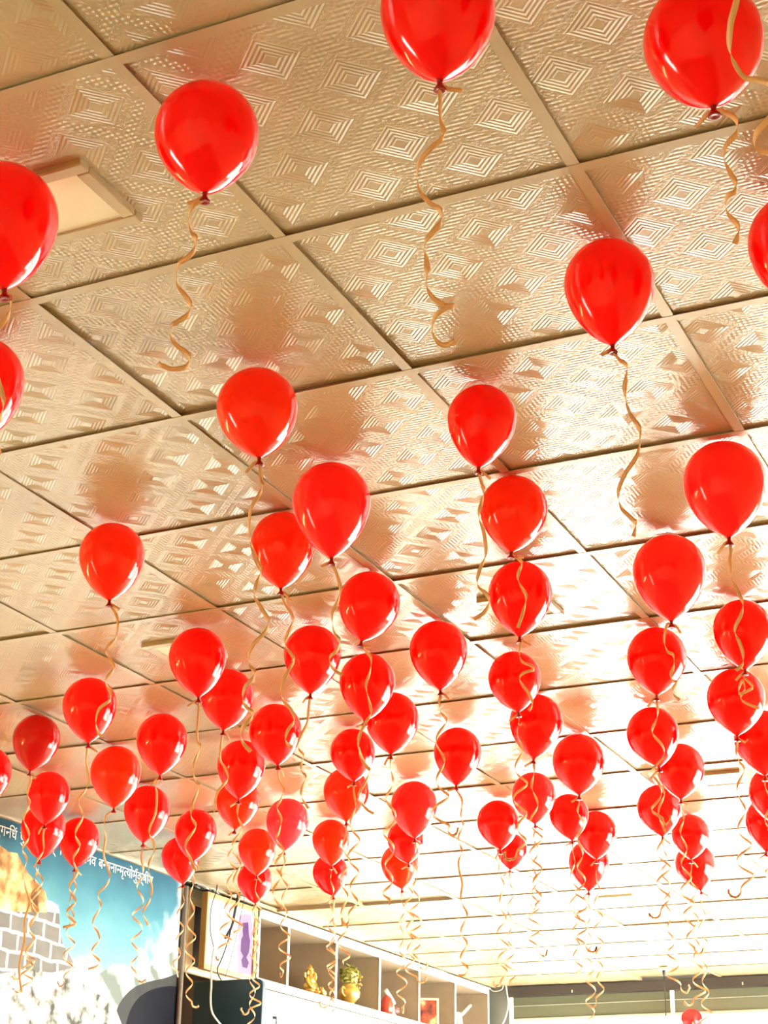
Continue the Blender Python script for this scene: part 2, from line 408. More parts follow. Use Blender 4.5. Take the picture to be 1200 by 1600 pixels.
RW = .0085
def strip(path, width, name, parent, m, taper=True):
    """flat ribbon along path (local coordinates), its face turned outward like a curled ribbon"""
    n = len(path); W = None; v = []; f = []
    up = Vector((0, 0, 1))
    for i, p in enumerate(path):
        t = (path[min(i + 1, n - 1)] - path[max(i - 1, 0)])
        t = t.normalized() if t.length > 1e-9 else Vector((0, 0, -1))
        a = up - t * up.dot(t)
        s = a.length
        if W is None: W = a.normalized() if s > .05 else Vector((1, 0, 0))
        else:
            W = W - t * W.dot(t)
            if s > .02 and a.dot(W) < 0: a = -a
            W = (W.normalized() * .75 + a * .9).normalized()
        nrm = t.cross(W).normalized()
        wd = width / 2
        for q in (W * wd + nrm * .00015, W * wd - nrm * .00015, -W * wd - nrm * .00015, -W * wd + nrm * .00015): v.append(p + q)
    for i in range(n - 1):
        for k in range(4):
            f.append((4 * i + k, 4 * i + (k + 1) % 4, 4 * i + 4 + (k + 1) % 4, 4 * i + 4 + k))
    f.append((3, 2, 1, 0)); e = 4 * (n - 1); f.append((e, e + 1, e + 2, e + 3))
    return mesh_obj(name, v, f, m, parent, True)
def curl_path(L, seed, r0=.012, r1=.022, pitch=.115):
    rr = random.Random(seed); ph = rr.uniform(0, 6.28); out = []; s = rr.choice((-1, 1))
    pitch *= rr.uniform(.85, 1.2); n = int(L / .006); drift = (rr.uniform(-.02, .02), rr.uniform(-.02, .02)); z = 0
    sag = rr.uniform(.05, .12)
    for i in range(n):
        q = i / n
        R = (r0 + (r1 - r0) * q) * min(1, q * 6) * (1 + .35 * math.sin(q * 9 + seed))
        p = pitch * (1.25 - .55 * q)
        z -= .006; ph += s * .006 / p * 2 * math.pi
        out.append(Vector((R * math.cos(ph) + drift[0] * q, R * math.sin(ph) + drift[1] * q, z)))
    # loose end curls up into a hook
    c = out[-1].copy(); rad = .02
    for k in range(1, 14):
        a = k / 13 * rr.uniform(2.2, 4.2); out.append(c + Vector((rad * (1 - math.cos(a)) * math.cos(ph), rad * (1 - math.cos(a)) * math.sin(ph), -rad * math.sin(a) - .0004 * k)))
    return out

def rib_from_pixels(px, K):
    """a traced ribbon hangs in the upright plane through its knot; curls come forward and back out of it"""
    d = ray(px[0][0], px[0][1]); hd = Vector((d.x, d.y, 0)).normalized()
    base = []
    for u, v in px:
        r = ray(u, v); t = (K - CAM).dot(hd) / r.dot(hd); base.append(CAM + r * t)
    pth = spline([K] + base, 9)
    side = Vector((hd.y, -hd.x, 0)); n = len(pth); out = []
    tl = []
    for i in range(n):
        t = pth[min(i + 2, n - 1)] - pth[max(i - 2, 0)]; tl.append(t.normalized().dot(side) if t.length > 1e-9 else 0)
    for i in range(n):
        a = sum(tl[max(0, i - 3):i + 4]) / len(tl[max(0, i - 3):i + 4])
        out.append(pth[i] + hd * (.016 * a * min(1, i / 12)) - K)
    return out

exec_count = 0
def balloon(cx, top, wd, kx, hue, kind, label, rib, drop=0.0, ydist=None):
    global exec_count; exec_count += 1
    v = top + wd / 2; d = ray(cx, v)
    H = CEIL - CAM.z - .004 - drop
    t = (H) / (d.z + wd / 2 / FPX) if ydist is None else (ydist - CAM.y) / d.y
    R = wd / 2 * t / FPX * 0.995
    c = CAM + d * t
    c.z = CEIL - R * 1.0 - .003 - drop if ydist is None else c.z
    hd = Vector((d.x, d.y, 0)).normalized(); side = Vector((hd.y, -hd.x, 0))
    ln = 1.46 * R * LONG[kind]
    k0 = c - Vector((0, 0, ln)); q = ROT.transposed() @ (k0 - CAM); px = 600 + FPX * q.x / -q.z
    ang = max(-.35, min(.35, (kx - px) * t / FPX / ln))
    rm = Matrix.Rotation(-ang, 3, hd)          # swings the knot sideways
    ax = rm @ Vector((0, 0, -1))
    if ax.dot(side) * ang < 0: rm = Matrix.Rotation(ang, 3, hd); ax = rm @ Vector((0, 0, -1))
    K = c + ax * (ln + .12 * R)
    root = tag(empty('balloon', K), label, 'balloon', 'helium balloons under the ceiling')
    e = rm.to_euler()
    b = link('balloon_skin', body_mesh(hue, kind), root, c - K); b.rotation_euler = e; b.scale = (R, R, R)
    kn = link('knot', km, root, c + ax * ln - K); kn.rotation_euler = e; kn.scale = (R, R, R)
    kn.rotation_euler.rotate_axis('Z', exec_count)
    if isinstance(rib, (int, float)):
        if rib > 0: pth = curl_path(rib, exec_count)
        else: pth = None
    else: pth = rib_from_pixels(rib, K)
    if pth: strip(pth, RW, 'ribbon', root, M['ribbon'])
    # short cut tail of the tying knot
    rr = random.Random(exec_count * 7); s = rr.choice((-1, 1))
    tl = spline([Vector((0, 0, .004)), side * (s * .012) + Vector((0, 0, -.004)), side * (s * rr.uniform(.022, .034)) + hd * rr.uniform(-.012, .012) + Vector((0, 0, -rr.uniform(.008, .03)))], 5)
    strip(tl, RW * .9, 'ribbon_tail', root, M['ribbon'])
    return root

#         cx   top   w   knot  hue    shape  label, ribbon (traced points, or a hanging length in metres)
BALLOONS = [
 (684, -72, 182, 687, 'red', 0, 'red balloon cut off by the top edge of the picture, long curly ribbon below',
  [(688,150),(688,180),(693,205),(690,222),(672,240),(656,258),(652,275),(657,295),(672,310),(685,320),(690,336),(687,354),(672,373),(664,384),(666,402),(668,425),(666,442),(674,456),(690,467),(707,473),(708,483),(695,490),(680,500),(675,513),(682,526),(696,531),(711,525)]),
 (1099, -30, 188, 1114, 'red', 1, 'biggest red balloon, in the top right corner, an orange ribbon crossing it',
  [(1128,166),(1145,177),(1152,192),(1150,215),(1131,240),(1140,265),(1150,285),(1148,305),(1135,316),(1136,328),(1150,345),(1155,365),(1148,385)]),
 (323, 127, 164, 320, 'red', 1, 'large red balloon at upper left right of the square ceiling light',
  [(305,322),(296,335),(298,355),(306,370),(304,392),(290,410),(277,420),(277,440),(290,458),(298,475),(294,495),(275,510),(266,516),(272,530),(290,545),(297,560),(290,578),(270,584),(252,577),(247,570)]),
 (3, 253, 176, 6, 'red', 0, 'red balloon cut by the left edge, overlapping the square ceiling light',
  [(14,458),(18,472),(14,492),(4,508),(-6,522),(-8,550),(-4,585),(4,615),(6,632),(0,655),(-8,675),(-2,700),(0,712),(-6,728)], .012),
 (1248, 300, 158, 1250, 'red', 0, 'red balloon mostly beyond the right edge, level with the upper ceiling runner', .45),
 (952, 373, 142, 957, 'red', 2, 'pear-shaped red balloon alone at upper right with long narrow knot',
  [(965,556),(978,566),(980,582),(976,605),(978,625),(985,645),(998,665),(1000,690),(995,715),(976,745),(966,770),(970,790),(985,805),(994,818),(990,840)]),
 (-32, 525, 140, -28, 'red', 0, 'red balloon showing only its right side at the left edge, lower of two', .4),
 (402, 574, 128, 405, 'orange', 1, 'orange-red balloon left of centre above the overlapping pair',
  [(408,745),(410,762),(402,780),(391,800),(390,840),(400,870),(408,893),(400,915),(398,930),(410,950),(420,970),(414,990),(395,1010),(388,1030),(398,1050),(395,1062),(382,1077),(380,1095),(394,1112),(392,1124),(378,1140),(378,1156),(392,1172)]),
 (753, 601, 109, 748, 'red', 2, 'slim pear-shaped red balloon right of centre, highest of its column',
  [(752,752),(756,768),(752,788),(748,805),(756,832),(759,868),(749,893),(746,912),(760,926),(765,941),(756,960),(740,971)]),
 (518, 722, 124, 518, 'rose', 2, 'large rosy red balloon in front of an orange-red one, centre of the picture',
  [(526,895),(532,920),(528,940),(519,960),(522,985),(531,1000),(526,1018),(515,1030),(522,1044),(535,1052)]),
 (442, 800, 102, 439, 'orange', 0, 'orange-red balloon half behind the large rosy one, ribbon crossing its left side',
  [(445,940),(455,957),(458,972),(450,990),(445,1006),(455,1020),(460,1032),(450,1050),(441,1070),(441,1090),(455,1108),(460,1126),(450,1142),(446,1156),(456,1166)]),
 (803, 743, 107, 799, 'orange', 1, 'round orange-red balloon just under the slim pear-shaped one',
  [(806,868),(816,880),(809,903),(822,930),(818,955),(809,982)]),
 (1132, 689, 130, 1139, 'rose', 0, 'large rosy balloon near the right edge with long reflection streaks',
  [(1142,862),(1140,882),(1143,902),(1155,928),(1161,942),(1158,962),(1148,985),(1155,1002),(1161,1022),(1160,1040),(1150,1050)]),
 (175, 817, 103, 171, 'orange', 0, 'orange-red balloon alone at the left of the picture, mid height',
  [(177,950),(183,964),(184,980),(180,1000),(165,1016),(174,1030),(178,1046),(165,1063),(172,1080),(172,1095),(155,1109),(150,1125),(152,1140),(160,1150)]),
 (577, 893, 97, 565, 'red', 1, 'rosy red balloon just below right of the large central one, knot tilted left',
  [(570,1014),(580,1028),(578,1050),(572,1072),(578,1100),(580,1116),(570,1132),(562,1150),(560,1170),(568,1190),(578,1202)]),
 (813, 877, 100, 812, 'red', 0, 'red balloon third down its column, a curled ribbon across its face',
  [(818,1000),(812,1012),(814,1030),(830,1038),(834,1048),(818,1054),(812,1062),(826,1082),(832,1100),(826,1112)]),
 (1046, 835, 115, 1049, 'rose', 0, 'rosy balloon below left of the large rosy one at right',
  [(1042,978),(1038,1000),(1042,1015),(1052,1022),(1053,1040),(1048,1058),(1058,1066),(1050,1080),(1062,1092)]),
 (1160, 937, 92, 1164, 'red', 0, 'red balloon at the right edge directly under the large rosy one',
  [(1160,1055),(1172,1066),(1176,1076),(1158,1086),(1154,1078),(1160,1062),(1164,1078),(1158,1092),(1186,1105)]),
 (685, 970, 91, 688, 'red', 0, 'red balloon standing alone right of centre above its dark reflection', .42),
 (488, 977, 90, 485, 'red', 0, 'red balloon left of the rosy one with tilted knot, small ribbon curl on it',
  [(482,1108),(480,1130),(470,1150),(465,1165),(474,1180),(470,1200),(478,1215),(470,1240),(482,1262)]),
 (309, 981, 91, 310, 'red', 0, 'red balloon in front of another, covering a square ceiling light at left',
  [(311,1105),(308,1150),(313,1168),(302,1197),(305,1218),(311,1230),(300,1260),(299,1276),(306,1292),(290,1320),(298,1342),(306,1360)]),
 (804, 1018, 83, 810, 'red', 1, 'small red balloon fourth down the middle right column, white ribbon curl on it', .45),
 (1026, 980, 93, 1026, 'red', 1, 'red balloon under the rosy one in the right-hand column, ribbon crossing it', .38),
 (574, 1021, 88, 570, 'red', 0, 'red balloon with white ribbon down its middle, front of a pair',
  [(572,1130),(560,1152),(562,1172),(570,1192),(578,1204),(570,1225),(560,1245),(572,1262),(584,1270)]),
 (355, 1045, 84, 349, 'red', 1, 'red balloon tucked behind the one covering a ceiling light',
  [(346,1160),(344,1185),(352,1200),(356,1218),(340,1238),(336,1255),(335,1270)]),
 (1150, 1045, 91, 1152, 'red', 1, 'red balloon near the right edge with a tangled white ribbon on its face', .5),
 (140, 1059, 85, 138, 'red', 0, 'red balloon at left with a white ribbon down its right side',
  [(135,1188),(138,1210),(135,1233),(123,1250),(128,1268),(130,1277),(120,1295),(118,1306),(125,1322),(115,1340),(118,1355),(122,1364),(108,1385),(115,1400),(118,1411),(104,1425),(113,1436),(118,1445),(98,1450)]),
 (838, 1085, 84, 834, 'red', 0, 'red balloon with a long pale ribbon down its centre, right of centre', .5),
 (613, 1082, 84, 611, 'red', 1, 'red balloon behind the pair, right of the white ribbon', .5),
 (430, 1100, 83, 434, 'red', 1, 'red balloon under the one with a small curl, left of centre',
  [(436,1215),(444,1235),(438,1252),(433,1262),(440,1280),(436,1300),(432,1312),(444,1330),(430,1350),(440,1370),(426,1395),(442,1420)]),
 (57, 1117, 74, 47, 'deep', 0, 'deep red balloon near the left edge, knot tilted left',
  [(48,1220),(43,1240),(47,1256),(37,1278),(45,1300),(44,1312),(35,1326),(42,1342),(38,1362),(40,1385),(46,1410),(38,1440),(38,1470),(30,1510),(34,1550)]),
 (253, 1115, 80, 250, 'red', 0, 'red balloon left of centre in front of a plain patch of ceiling',
  [(243,1226),(245,1240),(243,1270),(233,1298),(240,1316),(240,1335),(232,1352),(237,1385),(235,1405),(224,1425),(232,1445)]),
 (1020, 1105, 82, 1030, 'red', 1, 'red balloon third down the right-hand column, ribbon zigzag at its right rim', .5),
 (1191, 1110, 88, 1195, 'red', 1, 'red balloon cut by the right edge, third from its top there', .3),
 (551, 1139, 71, 553, 'red', 1, 'red balloon overlapping a lower one, ribbon passing on its right', .5),
 (715, 1137, 75, 713, 'red', 0, 'red balloon alone between the middle columns, a dark reflection above it',
  [(712,1232),(722,1250),(720,1275),(724,1290),(716,1310),(722,1330),(716,1350),(722,1380),(720,1405),(730,1430),(720,1455),(730,1475),(719,1497),(731,1512),(727,1524),(716,1525)]),
 (377, 1157, 76, 373, 'red', 0, 'red balloon with a ribbon on its left, above another of the same column', .5),
 (181, 1166, 80, 178, 'orange', 0, 'orange-red balloon at lower left, a broken ribbon curl across it',
  [(166,1276),(163,1290),(165,1312),(162,1335),(168,1355),(172,1370),(165,1385),(153,1398),(158,1416),(145,1440),(153,1456),(155,1470),(143,1486),(155,1500),(152,1510),(138,1515)]),
 (904, 1147, 82, 905, 'red', 1, 'large plain red balloon at lower right below a pale red reflection', .55),
 (1063, 1162, 75, 1064, 'red', 1, 'red balloon behind right of the one with a ribbon zigzag', .55),
 (-18, 1168, 72, -16, 'red', 0, 'red balloon showing only its right side at the lower left edge', .5),
 (76, 1206, 68, 70, 'red', 0, 'red balloon at lower left in front of another over the lettering', .6),
 (541, 1200, 72, 541, 'orange', 1, 'orange-red balloon mostly behind the one with a ribbon on its right', .55),
 (372, 1216, 69, 367, 'orange', 1, 'orange-red balloon peeking out beneath another left of the pink one', .5),
 (834, 1207, 69, 836, 'rose', 1, 'see-through looking red balloon with ribbons around it, lower right of centre', .5),
 (647, 1221, 73, 648, 'rose', 0, 'light red balloon on top of a stack of three, right of centre', .5),
 (230, 1228, 73, 224, 'red', 0, 'red balloon at lower left with one straight ribbon crossing it', .55),
 (889, 1241, 62, 894, 'red', 1, 'small red balloon under the large plain one at lower right', .55),
 (1208, 1198, 76, 1210, 'red', 1, 'red balloon cut by the right edge, fourth from its top there', .3),
 (1030, 1227, 69, 1035, 'red', 1, 'red balloon on the left of the lowest right-hand cluster', .6),
 (449, 1248, 67, 444, 'pink', 0, 'the only pink balloon, among red ones below centre left', .5),
 (778, 1251, 66, 782, 'red', 1, 'red balloon overlapping a small one, left of the lower right cluster', .55),
 (306, 1265, 66, 302, 'red', 0, 'red balloon at lower left with S-shaped ribbon, above the dark post', .6),
 (932, 1268, 64, 932, 'red', 1, 'red balloon right of the small one in the lower right cluster', .6),
 (634, 1282, 58, 638, 'red', 1, 'red balloon in the middle of a stack of three', .5),
 (1079, 1273, 60, 1080, 'red', 1, 'red balloon in front of the lowest one at the right', .6),
 (68, 1258, 70, 62, 'red', 0, 'red balloon covering part of the white lettering on the mural', .55),
 (124, 1278, 64, 117, 'red', 0, 'red balloon over the lettering with a wavy ribbon across it', .5),
 (517, 1281, 59, 518, 'orange', 0, 'orange-red balloon above another of its size over the open shelves', .6),
 (1202, 1245, 74, 1198, 'red', 1, 'lowest red balloon at the right edge above a knot of ribbons', .12),
 (282, 1308, 60, 286, 'red', 0, 'lowest red balloon at left, beside the end of the mural', .4),
 (402, 1295, 60, 401, 'orange', 0, 'orange-red balloon left of the pink one above the framed print', .6),
 (800, 1303, 48, 797, 'red', 1, 'smallest red balloon, half hidden behind another at lower right', .5),
 (625, 1319, 60, 628, 'orange', 1, 'lowest balloon of the stack of three', .55),
 (920, 1314, 64, 920, 'red', 0, 'lowest red balloon of the lower right cluster', .65),
 (516, 1335, 56, 521, 'red', 1, 'lower orange-red balloon of two directly over the open shelves', .55),
 (398, 1347, 55, 399, 'red', 1, 'lowest red balloon in front of the framed print', .62),
 (1086, 1318, 63, 1095, 'red', 1, 'lowest balloon of the right-hand cluster, partly behind another', .6),
]
for b in BALLOONS: balloon(*b)
# one whose skin is above the frame: its ribbon hangs in over the top right corner
balloon(1120, -330, 200, 1122, 'red', 0, 'red balloon above the top edge whose orange ribbon hangs into the corner',
  [(1150,-60),(1156,-20),(1150,10),(1142,40),(1140,72),(1147,94),(1160,110),(1180,113),(1203,124),(1216,150),(1208,185),(1178,222),(1205,229),(1218,245)])
# sunken balloon by the far glass
balloon(1081, 1577, 35, 1081, 'rose', 1, 'far red balloon hanging low in front of the bright glass wall', .3, ydist=10.55)

# ------------------------------------------------------------------ mural on the left wall
def smooth_ramp(g, fac, stops):
    r = g.n('ShaderNodeValToRGB'); g.l(fac, r.inputs[0]); e = r.color_ramp.elements
    while len(e) < len(stops): e.new(0.5)
    for k, (p, c) in zip(e, stops): k.position = p; k.color = (*c, 1)
    return r.outputs[0]
def print_mat(name, kind):
    m = bpy.data.materials.new(name); g = NT(m); b = g.b; b.inputs['Roughness'].default_value = 0.6; b.inputs['Specular IOR Level'].default_value = 0.08
    tc = g.n('ShaderNodeTexCoord'); sp = g.n('ShaderNodeSeparateXYZ'); g.l(tc.outputs['Object'], sp.inputs[0])
    y, z = sp.outputs[1], sp.outputs[2]
    def noise_(sc_, det=4, vec=None):
        n = g.n('ShaderNodeTexNoise'); n.inputs['Scale'].default_value = sc_; n.inputs['Detail'].default_value = det
        g.l(vec or tc.outputs['Object'], n.inputs['Vector']); return n.outputs[0]
    if kind == 'sky':
        h = g.m('DIVIDE', g.m('SUBTRACT', CEIL, z), .85)            # 0 at the top, 1 lower down
        f = g.m('ADD', h, g.m('MULTIPLY', g.m('SUBTRACT', noise_(5), .5), .25))
        sky = smooth_ramp(g, f, [(0, (0.022, 0.087, 0.143)), (.25, (0.055, 0.188, 0.255)), (.6, (0.176, 0.416, 0.480)), (.9, (0.637, 0.722, 0.731)), (1, (0.680, 0.722, 0.714))])
        cl = g.m('ADD', g.m('MULTIPLY', g.m('SUBTRACT', y, 5.62), 1.5), g.m('ADD', g.m('MULTIPLY', h, .75), g.m('MULTIPLY', g.m('SUBTRACT', noise_(4.5, 6), .5), .9)))
        msk = g.n('ShaderNodeMapRange'); msk.inputs[1].default_value = .62; msk.inputs[2].default_value = .98; msk.interpolation_type = 'SMOOTHSTEP'; g.l(cl, msk.inputs[0])
        mx = g.n('ShaderNodeMix', data_type='RGBA'); g.l(msk.outputs[0], mx.inputs[0]); g.l(sky, mx.inputs[6]); mx.inputs[7].default_value = (.86, .90, .88, 1)
        g.l(mx.outputs[2], b.inputs['Base Color'])
    elif kind == 'gold':
        g.l(smooth_ramp(g, noise_(9, 7), [(.34, (.12, .05, .018)), (.46, (.38, .20, .075)), (.56, (.68, .48, .22)), (.7, (.82, .70, .46))]), b.inputs['Base Color'])
    elif kind == 'blocks':
        cb = g.n('ShaderNodeCombineXYZ'); g.l(y, cb.inputs[0]); g.l(z, cb.inputs[1])
        br = g.n('ShaderNodeTexBrick'); wn = g.n('ShaderNodeTexNoise'); wn.inputs['Scale'].default_value = 7; g.l(tc.outputs['Object'], wn.inputs['Vector']); wv = g.n('ShaderNodeVectorMath', operation='MULTIPLY_ADD'); g.l(wn.outputs[1], wv.inputs[0]); wv.inputs[1].default_value = (.045, .045, 0); g.l(cb.outputs[0], wv.inputs[2]); g.l(wv.outputs[0], br.inputs['Vector']); br.inputs['Scale'].default_value = 1
        br.inputs['Brick Width'].default_value = .13; br.inputs['Row Height'].default_value = .085; br.inputs['Mortar Size'].default_value = .009; br.inputs['Mortar Smooth'].default_value = .3
        br.inputs['Color1'].default_value = (.06, .06, .055, 1); br.inputs['Color2'].default_value = (.11, .11, .10, 1); br.inputs['Mortar'].default_value = (.80, .79, .74, 1)
        mx = g.n('ShaderNodeMix', data_type='RGBA'); mp = g.m('MULTIPLY', noise_(7, 6), .75); g.l(mp, mx.inputs[0]); g.l(br.outputs[0], mx.inputs[6]); mx.inputs[7].default_value = (.3, .3, .28, 1)
        g.l(mx.outputs[2], b.inputs['Base Color'])
    elif kind == 'rubble':
        g.l(smooth_ramp(g, noise_(13, 8), [(.34, (.07, .075, .07)), (.43, (.30, .30, .28)), (.52, (.75, .74, .70)), (.75, (.85, .85, .82))]), b.inputs['Base Color'])
    elif kind == 'ridge':
        w_ = g.n('ShaderNodeTexWave'); w_.inputs['Scale'].default_value = 2.2; w_.inputs['Distortion'].default_value = 9; w_.inputs['Detail'].default_value = 4; w_.bands_direction = 'DIAGONAL'; g.l(tc.outputs['Object'], w_.inputs['Vector'])
        g.l(smooth_ramp(g, w_.outputs[1], [(.05, (.16, .20, .19)), (.35, (.42, .46, .44)), (.65, (.82, .85, .83))]), b.inputs['Base Color'])
    elif kind == 'dark':
        g.l(smooth_ramp(g, noise_(6, 3), [(.3, (.004, .005, .010)), (.7, (.007, .008, .014))]), b.inputs['Base Color'])
    return m
mural = tag(empty('wall_mural', (X0, 4.8, 0)), 'printed wall mural of a stone temple under a blue sky with white lettering', 'mural')
def mural_part(name, px, lift, m):
    v = [on_x(u, vv, X0 + lift) for u, vv in px]
    n = len(v); back = [p - Vector((min(lift * .9, .002), 0, 0)) for p in v]
    o = mesh_obj(name, v + back, [tuple(range(n)), tuple(range(2 * n - 1, n - 1, -1))] + [(i, n + i, n + (i + 1) % n, (i + 1) % n) for i in range(n)], m, mural)
    o.matrix_parent_inverse = Matrix.Translation((-X0, -4.8, 0))
    bm_ = bmesh.new(); bm_.from_mesh(o.data); bmesh.ops.recalc_face_normals(bm_, faces=bm_.faces); bm_.to_mesh(o.data); bm_.free()
    return o
def soft(px): return [(p.x, p.y) for p in spline([Vector((u, v, 0)) for u, v in px], 6)]
sh = MB().box((X0 + .0005, 3.2, .5), (X0 + .003, 6.13, CEIL - .002)).build('printed_sky', print_mat('printed_sky', 'sky'), mural); sh.matrix_parent_inverse = Matrix.Translation((-X0, -4.8, 0))
mural_part('printed_ridge', [(118, 1560), (135, 1538), (150, 1526), (178, 1505), (200, 1512), (216, 1532), (232, 1512), (258, 1494), (281, 1480), (281, 1660), (100, 1660)], .0035, print_mat('printed_ridge', 'ridge'))
mural_part('printed_dark_hill', soft([(192, 1640), (196, 1606), (204, 1578), (218, 1558), (238, 1546), (262, 1541), (281, 1542)]) + [(281, 1700), (192, 1700)], .004, print_mat('printed_dark_hill', 'dark'))
mural_part('printed_hill_slope', soft([(172, 1620), (178, 1592), (188, 1566), (205, 1546), (228, 1535), (254, 1529), (281, 1520)]) + [(281, 1700), (172, 1700)], .0038, mat('printed_slate', (.045, .05, .052), .6, 0.08, var=.4, vscale=5))
mural_part('printed_rubble', [(-150, 1500), (-40, 1500), (20, 1506), (70, 1508), (104, 1512), (124, 1530), (140, 1548), (175, 1562), (190, 1600), (190, 1700), (-150, 1700)], .0045, print_mat('printed_rubble', 'rubble'))
mural_part('printed_stone_wall', [(-150, 1380), (0, 1420), (70, 1420), (92, 1424), (94, 1450), (98, 1474), (112, 1498), (118, 1512), (80, 1520), (40, 1514), (0, 1522), (-150, 1510)], .005, print_mat('printed_stone_wall', 'blocks'))
mural_part('printed_spire', [(-150, 1180), (-60, 1270), (0, 1321), (14, 1331), (27, 1333), (33, 1345), (44, 1364), (58, 1380), (70, 1392), (74, 1405), (80, 1418), (72, 1426), (20, 1424), (-150, 1390)], .0055, print_mat('printed_spire', 'gold'))
mural_part('printed_ledge', [(70, 1406), (80, 1408), (91, 1415), (93, 1427), (74, 1424)], .006, mat('printed_white', (.85, .84, .8), .6, 0.08))

# white lettering along the top of the mural
def cluster_mesh(txt, cut=1.0):
    cu = bpy.data.curves.new('glyph', 'FONT'); cu.body = txt; cu.size = 1; cu.resolution_u = 3; cu.offset = .002
    ob = bpy.data.objects.new('glyph', cu); COL.objects.link(ob)
    dg = bpy.context.evaluated_depsgraph_get(); ev = ob.evaluated_get(dg); me = ev.to_mesh()
    bm_ = bmesh.new(); bm_.from_mesh(me); ev.to_mesh_clear(); bpy.data.objects.remove(ob); bpy.data.curves.remove(cu)
    xs = [v.co.x for v in bm_.verts] or [0]; x1 = max(xs)
    if cut < 1: 
        x1 *= cut; bmesh.ops.bisect_plane(bm_, geom=bm_.verts[:] + bm_.edges[:] + bm_.faces[:], plane_co=(x1, 0, 0), plane_no=(1, 0, 0), clear_outer=True)
    bm_.verts.index_update()
    v = [(p.co.x, p.co.y) for p in bm_.verts]; f = [tuple(q.index for q in fc.verts) for fc in bm_.faces]; bm_.free()
    return v, f, x1
H_ = .66
WORDS = [('\u0938\u0941', 1), ('\u0917', 1), ('\u0928', H_), ('\u093f\u0927\u0902', 1), (' ', 0), ('\u092a\u0941', 1), ('\u0937', H_), ('\u093f\u091f', 1), ('\u0935', 1), ('\u0927', 1, 'reph'), ('\u0928', 1), ('\u092e\u094d', 1), (' ', 0), ('\u0964', 1), (' ', 0),
         ('\u0909', 1), ('\u0935\u093e', 1, 'reph'), ('\u0930\u0941', 1), ('\u0915', 1), ('\u093f\u092e', 1), ('\u0935', 1), (' ', 0), ('\u092c', 1), ('\u0928', H_), ('\u0927', 1), ('\u0928\u093e', 1), ('\u0928', H_), ('\u092e\u0943', 1), ('\u0924', .6), ('\u092f\u094b', 1), ('\u092e\u0941', 1, 'reph'), ('\u0915\u094d\u0937\u0940', 1), ('\u092f', 1)]
words_, LV, LF, pen = [], [], [], 0.0
for w_ in WORDS + [(' ', 0)]:
    if w_[0] == ' ': words_.append((LV, LF)); LV, LF = [], []; pen += .35; continue
    v, f, adv = cluster_mesh(w_[0], w_[1]); n = len(LV)
    LV += [(pen + a, b) for a, b in v]; LF += [tuple(n + i for i in q) for q in f]
    if len(w_) > 2:
        n = len(LV); k = 9
        for i in range(k):
            a = math.pi * (1.0 - i / (k - 1) * .95); LV += [(pen + adv - .17 + .14 * math.cos(a), .66 + .17 * math.sin(a)), (pen + adv - .17 + .08 * math.cos(a), .66 + .10 * math.sin(a))]
        for i in range(k - 1): LF.append((n + 2 * i, n + 2 * i + 1, n + 2 * i + 3, n + 2 * i + 2))
    pen += adv - .01
ta, tb_ = on_x(-12, 1308, X0), on_x(237, 1381, X0); sx = (tb_.y - ta.y) / (pen - .35); TZ = on_x(22, 1312, X0).z
TS = max(sx, .062); lm = mat('printed_lettering', (.85, .88, .85), .6, 0.08)
for LV, LF in words_:
    if not LV: continue
    o = mesh_obj('lettering', [(X0 + .0062, ta.y + a * sx, TZ + b * TS) for a, b in LV], LF, lm, mural); o.matrix_parent_inverse = Matrix.Translation((-X0, -4.8, 0))

# ------------------------------------------------------------------ end of the mural: post, recess, leaning frame, framed print
tag(MB().box((XB, 6.95, 0), (X0 - .01, 7.0, CEIL)).box((XB, 6.13, 0), (XB + .02, 7.0, CEIL)).build('trim_1', M['brown']), kind='structure')
ya, yb = on_x(284, 1450, X0 + .02).y, on_x(291, 1450, X0 + .02).y
post = MB().lathe([(.015, 0), (.015, CEIL - .03)], 16); bevel(post.build('corner_post', mat('dull_metal_pipe', (.17, .14, .11), .5, metal=.3, var=.15), None, True, ((X0 + .018), (ya + yb) / 2, 0)), .001)
tag(bpy.data.objects['corner_post'], 'dull brown pipe standing at the end of the mural', 'post')
fr = tag(empty('wooden_frame', (X0 - .06, 6.5, on_x(300, 1520, X0 - .06).z)), 'empty pale wooden frame behind the framed print', 'frame')
def fpart(mb, name, m, root, sm=False): o = mb.build(name, m, root, sm); o.matrix_parent_inverse = Matrix.Translation(-Vector(root.location)); return o
XF = X0 - .06
s0, s1 = on_x(293, 1450, XF).y, on_x(303, 1450, XF).y; zb_, zt_ = on_x(300, 1520, XF).z, CEIL - .05
fpart(MB().box((XF - .03, s0, zb_), (XF, s1, zt_)), 'frame_stile', M['cream'], fr)
fpart(MB().box((XF - .03, s1, zb_), (XF, 6.92, zb_ + .035)), 'frame_rail', M['cream'], fr)
fpart(MB().box((XF - .03, s1, zt_ - .035), (XF, 6.92, zt_)), 'frame_rail', M['cream'], fr)
fpart(MB().box((XF - .03, 6.88, zb_ + .035), (XF, 6.92, zt_ - .035)), 'frame_stile', M['cream'], fr)
fpart(MB().box((XF - .028, s1, zb_ + .035), (XF - .022, 6.88, zt_ - .035)), 'backing_board', mat('dark_red_board', (.045, .018, .012), .6, var=.2), fr)
XP = X0 + .06
tl_, tr_, bl_, br_ = on_x(325, 1391, XP), on_x(403, 1420, XP), on_x(319, 1516, XP), on_x(400, 1533, XP)
pic = tag(empty('framed_print', (XP, (tl_.y + tr_.y) / 2, bl_.z)), 'white print with a purple figure in a gold wooden frame above the navy board', 'picture')
y0, y1, z0, z1 = (tl_.y + bl_.y) / 2, (tr_.y + br_.y) / 2, (bl_.z + br_.z) / 2, (tl_.z + tr_.z) / 2
M['frame'] = mat('gilded_wood', (.36, .22, .08), .35, var=.15)
